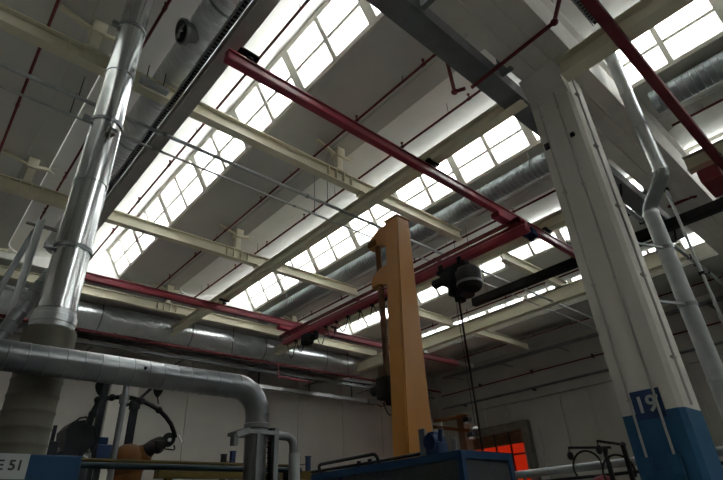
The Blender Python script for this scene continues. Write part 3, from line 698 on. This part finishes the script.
# level pipes and rails along the bottom
def rail(a, e, r, m, label, cat='pipe', name='level_pipe', posts=()):
    a, e = Vector(a), Vector(e); t = thing(name, label, cat, (a+e)/2); MB().tube([a, e], r, 10).build('pipe_run', m, t)
    b = MB()
    for f in posts: p = a.lerp(e, f); b.box((p.x-.025, p.y-.025, 0), (p.x+.025, p.y+.025, p.z-r*.9))
    if posts: b.build('support_post', 'dark', t)
    else: b.bm.free()
    return t
y_ = 5.6
za = aY(160, 462, y_).z
rail((1.2, y_, za), (3.9, y_, za), .017, 'ypl', 'yellow rail above the teal pipe in front of the orange robot', 'rail', 'guard_rail', (.05, .95))
zb_ = aY(160, 467, y_-.12).z
rail((1.15, y_-.12, zb_), (3.9, y_-.12, zb_), .03, 'teal', 'teal level pipe crossing in front of the orange robot', posts=(.03, .97))
zc_ = aY(220, 471, 8.5).z
t = thing('yellow_beam', 'yellow steel beam low behind the teal pipe, right of the orange robot', 'beam', (5, 8.5, zc_)); MB().box((3.3, 8.4, zc_-.12), (7.6, 8.6, zc_+.02)).build('beam_section', 'ypl', t); b = MB(); [b.box((x-.05, 8.45, 0), (x+.05, 8.55, zc_-.12)) for x in (3.5, 7.4)]; b.build('support_post', 'ypl', t)
for (x, y, m, lab) in ((224, 455, 'dark', 'short dark post left of the grey down pipe, nearer the robot'), (233, 452, 'navy', 'short navy post just left of the grey down pipe'), (297, 458, 'dark', 'short dark post right of the curved grey pipe'), (308, 457, 'navy', 'short navy post left of the black railings')):
    p = aY(x, y, 9.0); t = thing('fence_post', lab, 'post', (p.x, 9, 0)); MB().box((p.x-.045, 8.96, 0), (p.x+.045, 9.04, p.z), .01).build('post', m, t)
    b = MB(); b.box((p.x-.05, 8.95, p.z-.0), (p.x+.05, 9.05, p.z+.015)); b.build('cap', m, t)
for (xa, xb, ya, lab) in ((225, 233, 461, 'thin cable between the two short posts left of the grey down pipe'), (298, 308, 464, 'thin cable between the two short posts right of the curved pipe')):
    a, e = aY(xa, ya, 8.95), aY(xb, ya-2, 8.95); tag(MB().tube(hang(a, e, .03), .008, 6).build('safety_cable', 'black'), lab, 'cable')
# black railings over the blue guard
def railing(pts, r, label):
    pts = [Vector((p[0], p[1], max(p[2], zt_+.05))) for p in pts]; t = thing('handrail', label, 'handrail', pts[0]); MB().tube(round_path(pts, .12), r, 10).build('rail_tube', 'black', t); return t
zt_ = 2.13
t = railing([aX(322, 478, 4.6), aX(318, 465, 4.6), aX(376, 453.5, 4.6), aX(380, 467, 4.6)], .022, 'black tube loop railing with a rounded right end above the blue guard')
t = railing([aX(312, 472, 4.75), aX(363, 464, 4.75), aX(438, 450.5, 4.75)], .02, 'straight lower black railing behind the loop railing')
b = MB()
for x, y in ((359, 464.5), (370, 462.5)): p = aX(x, y, 4.75); b.tube([V(p.x, p.y, zt_+.014), p+V(0, 0, .04)], .028, 8)
b.build('upright', 'black', t)

# ================================================================ blue guard enclosure
t = thing('guard_enclosure', 'big blue framed machine guard with dark mesh panels in the lower middle', 'machine guard', (4.4, 4.5, 0))
x0, x1, y0, y1, zt = 4.0, 4.83, 3.08, 5.4, 2.13
b = MB()
for x in (x0, x1):
    for y in (y0, y1): b.box((x-.0 if x == x0 else x-.06, y if y == y0 else y-.06, 0), (x+.06 if x == x0 else x, y+.06 if y == y0 else y, zt), .006)
for z in (zt-.06, 1.0, .1):
    b.box((x0, y0, z), (x0+.05, y1, z+.06)); b.box((x1-.05, y0, z), (x1, y1, z+.06)); b.box((x0, y0, z), (x1, y0+.05, z+.06)); b.box((x0, y1-.05, z), (x1, y1, z+.06))
b.box((x0+.01, 4.82, 0), (x0+.05, 4.88, zt)); b.build('guard_frame', 'mblue', t)
MB().box((x0, y0, zt), (x1, y1, zt+.012)).build('roof_sheet', 'mblue', t)
for lo, hi in (((x0+.02, y0+.06, .1), (x0+.03, 4.82, zt-.06)), ((x0+.02, 4.88, .1), (x0+.03, y1-.06, zt-.06)), ((x0+.06, y0+.02, .1), (x1-.06, y0+.03, zt-.06))):
    MB().box(lo, hi).build('mesh_panel', 'mesh', t)
p = aY(489, 464, y0); MB().tube([(p.x, y0+.03, p.z), (p.x, y0-.01, p.z)], .008, 8).build('bolt', 'chrome', t)
# blue motor unit by the post foot
c_ = aX(436, 440, 5.0)
t = thing('drive_motor', 'blue motor unit with grey plate beside the foot of the yellow post', 'motor', (c_.x, c_.y, zt))
cx_, cyy = 4.55, aX(436, 440, 4.55).y
b = MB(); b.box((cx_-.09, cyy-.1, zt+.012), (cx_+.09, cyy+.1, zt+.2), .03); b.tube([(cx_-.1, cyy+.02, zt+.2), (cx_+.1, cyy+.02, zt+.2)], .085, 18); b.tube([(cx_, cyy-.06, zt+.18), (cx_-.02, cyy-.1, zt+.33)], .025, 10); b.box((cx_-.05, cyy-.02, zt+.26), (cx_+.05, cyy+.08, zt+.31), .01); b.build('motor_body', 'navy', t)
MB().box((cx_-.06, cyy+.11, zt+.012), (cx_-.03, cyy+.2, zt+.36), .006).build('side_plate', 'bluest', t)
b = MB()
for o in (.0, .04): b.tube([(cx_+.16, cyy-.1-o, zt+.012), (cx_+.16, cyy-.1-o, zt+.24)], .012, 8)
b.build('valve_pipe', 'galvd', t)
MB().box((cx_+.05, cyy-.34, zt+.012), (cx_+.2, cyy-.18, zt+.03)).build('cover_lid', 'greyp', t)

# ================================================================ yellow jib crane
JX, JY = 6.07, 5.14
t = thing('jib_crane', 'tall yellow jib crane post with bearing bracket and dark hanging tube', 'crane', (5.9, 5.3, 0))
def ring(z):
    w = .33+(6.45-z)*.062; return [V(JX-w, JY, z), V(JX, JY, z), V(JX, JY+.32, z), V(JX-w, JY+.32, z)]
b = MB(); lo = [b.bm.verts.new(p) for p in ring(0)]; hi = [b.bm.verts.new(p) for p in ring(6.45)]
for i in range(4): b.bm.faces.new((lo[i], lo[(i+1) % 4], hi[(i+1) % 4], hi[i]))
b.bm.faces.new(hi); b.bm.faces.new(lo[::-1]); bmesh.ops.bevel(b.bm, geom=b.bm.edges[:], offset=.018, segments=2, affect='EDGES'); b.build('post', 'yellow', t)
MB().box((JX-.35, JY-.02, 6.45), (JX+.02, JY+.34, 6.465)).build('cap_plate', 'yellow', t)
MB().box((JX-.95, JY-.2, 0), (JX+.2, JY+.5, .04)).build('base_plate', 'yellow', t)
bxm = JX-.2
def bracket(z, h, tip):
    yb = JY+.31
    b = MB(); b.prism([(bxm-.09, yb, z), (bxm-.09, yb+.25, z-.02), (bxm-.09, yb+.44, z-.12), (bxm-.09, yb+.5, z-.22), (bxm-.09, yb+.5, z-.34), (bxm-.09, yb+.32, z-.30), (bxm-.09, yb+.14, z-h*.75), (bxm-.09, yb, z-h)], (.18, 0, 0)); return b
bracket(6.42, .5, 0).build('upper_bracket', 'yellow', t); bracket(5.62, .5, 0).build('lower_bracket', 'yellow', t)
by = JY+.31+.36
b = MB(); b.tube([(bxm, by, 5.0), (bxm, by, 6.35)], .055, 14); b.box((bxm-.12, by-.06, 6.12), (bxm+.12, by+.16, 6.24), .02); b.build('bearing_tube', 'orange', t)
b = MB(); b.tube([(bxm-.0, by, 5.28), (bxm, by, 3.62)], .058, 12); b.build('hanging_tube', 'rust', t)
b = MB(); b.box((bxm-.15, by-.13, 3.30), (bxm+.13, by+.15, 3.66), .03); b.tube([(bxm, by+.1, 3.5), (bxm, by+.36, 3.5)], .08, 12); b.box((bxm-.1, by-.2, 3.2), (bxm+.1, by+.0, 3.42), .02); b.build('motor_box', 'black', t)
b = MB(); b.tube([(bxm+.03, by-.18, 3.25), (bxm+.03, by-.18, 1.5)], .018, 8); b.tube(hang((bxm+.1, by-.05, 3.3), (bxm+.06, by+.2, 3.3), .22), .01, 6); b.tube([V(bxm-.0, by-.1, 4.9), V(bxm+.02, by-.2, 4.4), V(bxm, by-.16, 3.9), V(bxm, by-.05, 3.6)], .012, 6); b.build('cable', 'black', t)

# ================================================================ right side: exhaust pipe, conduits
t = thing('exhaust_pipe', 'pale grey exhaust pipe with an offset bend right of the column', 'pipe', (7.4, 1.45, 0))
ux, uy, lx, ly = 7.40, 1.315, 7.38, 1.64
zu, zl = aY(661, 172, uy).z, aX(651, 212, lx).z
b = MB(); pts = [(ux, uy, 9.22)]; rad = [.098]
for z in (8.2, 7.5, 6.8):
    pts += [(ux, uy, z+.02), (ux, uy, z+.018), (ux, uy, z-.018), (ux, uy, z-.02)]; rad += [.098, .106, .106, .098]
pts.append((ux, uy, zu)); rad.append(.098); b.tube(pts, .098, 22, True, rad); b.build('upper_pipe', 'galv', t)
b = MB(); b.tube(round_path([(ux, uy, zu+.06), (ux, uy, zu-.05), (lx, ly, zl+.05), (lx, ly, zl-.06)], .1, 6), .1, 22); b.build('offset_bend', 'galvd', t)
b = MB()
for z, x, y in ((zu+.03, ux, uy), (zl-.03, lx, ly)): b.tube([(x, y, z-.02), (x, y, z+.02)], .112, 22)
b.build('joint_ring', 'galv', t)
b = MB(); pts = [(lx, ly, zl)]; rad = [.108]
for z in (4.75, 3.9, 2.9, 1.9):
    pts += [(lx, ly, z+.02), (lx, ly, z+.018), (lx, ly, z-.018), (lx, ly, z-.02)]; rad += [.108, .116, .116, .108]
pts.append((lx, ly, .0)); rad.append(.108); b.tube(pts, .108, 22, True, rad); b.build('lower_pipe', 'greyp', t)
for z in (4.72, 3.87):
    b = MB(); b.tube([(lx, ly, z-.025), (lx, ly, z+.025)], .118, 22); b.obox((lx-.1, ly, z), (6.58, ly+.3, z), .03, .03); b.build('wall_clamp', 'galvd', t)
b = MB(); p = V(ux+.06, uy-.12, 8.95); b.tube(arc(p, (0, 1, 0), (0, 0, 1), .07, -1.2, 2.2), .012, 6); b.build('eye_hook', 'darkst', t)
p = aX(667, 192, 8.2)
t = thing('conduit_drop', 'thin upright grey conduit right of the exhaust pipe', 'conduit', (8.2, 1.5, 0)); MB().tube([(8.2, p.y, 0), (8.2, p.y, 7.46)], .022, 8).build('pipe_run', 'greyp', t); b = MB(); [b.box((8.16, p.y-.04, z), (8.24, p.y+.04, z+.04)) for z in (3, 4.5, 6, 7.3)]; b.build('clip', 'dark', t)
# pipes along the girder on the right
for i, (y, z, r, m, lab) in enumerate(((2.78, 7.30, .05, 'greyp', 'grey pipe along the steel channel right of the column'), (2.95, 7.62, .035, 'galvd', 'thin steel pipe behind the channel beam right of the column'))):
    t = thing('service_pipe', lab, 'pipe', (14, y, z)); MB().tube([(7.6, y, z), (21.5, y, z)], r, 10).build('pipe_run', m, t)
    b = MB(); [b.box((x-.02, y-.07, z-.06), (x+.02, y+.07, z+.06)) for x in (8.5, 10, 11.5, 13, 14.5, 16)]; b.build('pipe_clip', 'dark', t)
for x, sg, lab in ((9.3, 1, 'first black cable loop under the girder, right of the exhaust pipe'), (12.3, 1, 'second black cable loop under the girder, further right')):
    t = thing('cable_loop', lab, 'cable', (x, 2.6, 7.3)); MB().tube(hang((x, 2.62, 7.42), (x+.5, 2.5, 7.42), .42), .025, 8).build('cable', 'black', t); MB().box((x-.06, 2.56, 7.40), (x+.06, 2.68, 7.46)).build('clip', 'dark', t)
# right wall services
t = thing('wall_pipe', 'blue-grey pipe along the ledge of the right wall', 'pipe', (21.7, 8, 6.62)); MB().tube([(21.62, -6, 6.62), (21.62, 17.5, 6.62)], .06, 10).build('pipe_run', 'bluest', t); b = MB(); [b.box((21.55, y-.03, 6.5), (21.8, y+.03, 6.57)) for y in (0, 4, 8, 12, 16)]; b.build('wall_bracket', 'dark', t)
t = thing('wall_pipe', 'thin red pipe higher on the right wall', 'pipe', (21.8, 8, 7.4)); MB().tube([(21.72, -6, 7.42), (21.72, 17.5, 7.30)], .032, 8).build('pipe_run', 'dred', t); b = MB(); [b.box((21.7, y-.02, 7.30), (21.88, y+.02, 7.46)) for y in (0, 3, 6, 9, 12, 15)]; b.build('wall_bracket', 'dark', t)
t = thing('cable_duct', 'steel cable duct under the roof along the right wall', 'cable tray', (21.2, 6, 8.0)); MB().bar((20.9, -6, 7.95), (20.9, 16.5, 7.95), [(-.12, -.05), (.12, -.05), (.12, .05), (.11, .05), (.11, -.04), (-.11, -.04), (-.11, .05), (-.12, .05)]).build('tray_body', 'galvd', t); b = MB(); [b.obox((20.75, y, 7.87), (21.88, y, 7.87), .08, .04) for y in (1, 4, 7, 10, 13, 16)]; b.build('wall_bracket', 'galvd', t)
# red translucent door
d = bpy.data.objects.new('door_1', None); COL.objects.link(d); d.location = (XW, 14.75, 0); d['kind'] = 'structure'
MB().box((XW+.10, DY0, 0), (XW+.13, DY1, DZ)).build('door_curtain', 'curtain', d)
b = MB()
for i in range(1, 4): y = DY0+(DY1-DY0)*i/4+.1; b.box((XW+.04, y-.035, 0), (XW+.10, y+.035, DZ))
for z in (.8, 1.6, 2.4, 3.2, 4.0): b.box((XW+.05, DY0, z-.035), (XW+.10, DY1, z+.035))
b.build('door_bar', 'dark', d)
MB().box((XW+.05, DY0, 4.45), (XW+.10, DY1, DZ)).build('door_top_band', 'rust', d)
b = MB(); b.box((XW-.35, DY0-.35, 0), (XW, DY0, DZ+.3), .02); b.box((XW-.3, DY1, 0), (XW, DY1+.2, DZ+.3)); b.box((XW-.3, DY0-.3, DZ), (XW, DY1+.2, DZ+.35), .02); b.build('door_frame', 'darkst', d)
# orange swing arm lamps near the door
def swing(pa, pb, Xd, label):
    a, e = aX(*pa, Xd), aX(*pb, Xd); t = thing('lamp_boom', label, 'arm lamp', a)
    MB().obox(a, e, .05, .06).build('arm', 'orange', t); b = MB(); b.box(e+V(-.06, -.06, -.10), e+V(.06, .06, -.02), .01); lh = b.build('lamp_housing', 'dark', t)
    b = MB(); b.tube([e-V(0, 0, .1), e-V(0, 0, .14)], .06, 12); b.build('lamp_lens', 'chrome', lh, label='bright lamp lens'); return t
swing((434, 421), (467, 416), 7.6, 'thin orange upper swing arm right of the yellow post')
t = swing((434, 427), (471, 431), 7.6, 'lower orange swing arm with bright lamp right of the yellow post')
m_ = aX(475, 428, 7.5); b = MB(); b.ball(m_, .05, (1, 1.3, .6)); b.tube([m_, aX(470, 431, 7.58)], .012, 6); b.build('side_lamp', 'chrome', t, label='small bright side lamp')
pp = aX(462, 440, 7.7); t = thing('boom_post', 'rust-brown post carrying the orange swing arms in front of the red door', 'post', (7.7, pp.y, 0)); tp = aX(462, 414, 7.7); MB().box((7.64, pp.y-.13, 0), (7.84, pp.y+.02, tp.z), .01).build('post', 'rust', t)
# dark level pipe & hose stands
a, e = aX(515, 478, 10), aX(640, 461, 10); z = (aX(545, 472, 10).z+aX(636, 461, 10).z)/2
rail((10, 6.6, z), (10, -2, z), .075, 'galvd', 'thick grey level pipe running in front of the right wall to the column', posts=(.05, .5, .95))
rail((10.1, 6.6, z-.16), (10.1, -2, z-.16), .03, 'dark', 'thin dark pipe below the thick grey level pipe', posts=(.1, .9))
def hoop(label, cxp, cyp, rp_, post, arm, X):
    c_ = aX(cxp, cyp, X); r = (aX(cxp, cyp-rp_, X)-c_).length; foot = aX(*post, X)
    t = thing('hose_stand', label, 'hose stand', (X, foot.y, 0))
    b = MB(); b.box((X-.03, foot.y-.03, 0), (X+.03, foot.y+.03, foot.z)); b.build('post', 'dark', t)
    a_, e_ = aX(*arm[0], X), aX(*arm[1], X)
    MB().obox(a_, e_, .04, .04).build('top_arm', 'dark', t)
    q = a_ if abs(a_.y-foot.y) > abs(e_.y-foot.y) else e_
    b = MB(); b.ball(q-V(0, 0, .13), .055, (1, 1, 1.3)); b.tube([q, q-V(0, 0, .1)], .012, 6); b.ball((X, foot.y, foot.z), .05); b.build('balancer', 'dark', t)
    MB().tube(arc((X+.03, c_.y, c_.z), (0, 1, 0), (0, 0, 1), r, -.5, math.pi*1.12, 28), .018, 8).build('hose', 'black', t)
    return t
hoop('dark hose stand with a full round hose loop, left of the column', 587, 467, 16, (605, 450), ((568.5, 447.8), (611, 447.5)), 9.0)
hoop('second dark hose stand nearer the column with a flatter hose loop', 618, 472, 17, (623, 445), ((597, 441), (626, 445)), 8.6)
p = aX(602, 480, 9.3); t = thing('red_hood', 'small red cover between the two hose stands', 'machine cover', (9.3, p.y, 0)); b = MB(); q = aX(602, 477, 9.3); b.ball(q-V(0, 0, .1), .16, (1, 1.2, .8), 16); b.build('cover', 'dred', t); MB().box((9.2, q.y-.1, 0), (9.4, q.y+.1, q.z-.18)).build('pedestal', 'dark', t)

# ================================================================ light
w = bpy.data.worlds.new('overcast_sky'); S.world = w; w.use_nodes = True; nt = w.node_tree; bg = nt.nodes['Background']
tc = nt.nodes.new('ShaderNodeTexCoord'); sp = nt.nodes.new('ShaderNodeSeparateXYZ'); cr = nt.nodes.new('ShaderNodeValToRGB')
cr.color_ramp.elements[0].color = (.30, .30, .30, 1); cr.color_ramp.elements[0].position = .0
cr.color_ramp.elements[1].color = (.985, 1, .975, 1); cr.color_ramp.elements[1].position = .7
e_ = cr.color_ramp.elements.new(.05); e_.color = (.66, .67, .65, 1)
nt.links.new(tc.outputs['Generated'], sp.inputs[0]); nt.links.new(sp.outputs['Z'], cr.inputs[0]); nt.links.new(cr.outputs[0], bg.inputs[0])
bg.inputs[1].default_value = 15.0
S.cycles.use_denoising = True
S.cycles.max_bounces = 10; S.cycles.diffuse_bounces = 6; S.cycles.transparent_max_bounces = 12
S.cycles.caustics_reflective = False; S.cycles.caustics_refractive = False
S.view_settings.view_transform = 'Standard'; S.view_settings.look = 'None'; S.view_settings.gamma = 1; S.view_settings.use_curve_mapping = False
S.view_settings.exposure = 0.15
bpy.context.view_layer.update()
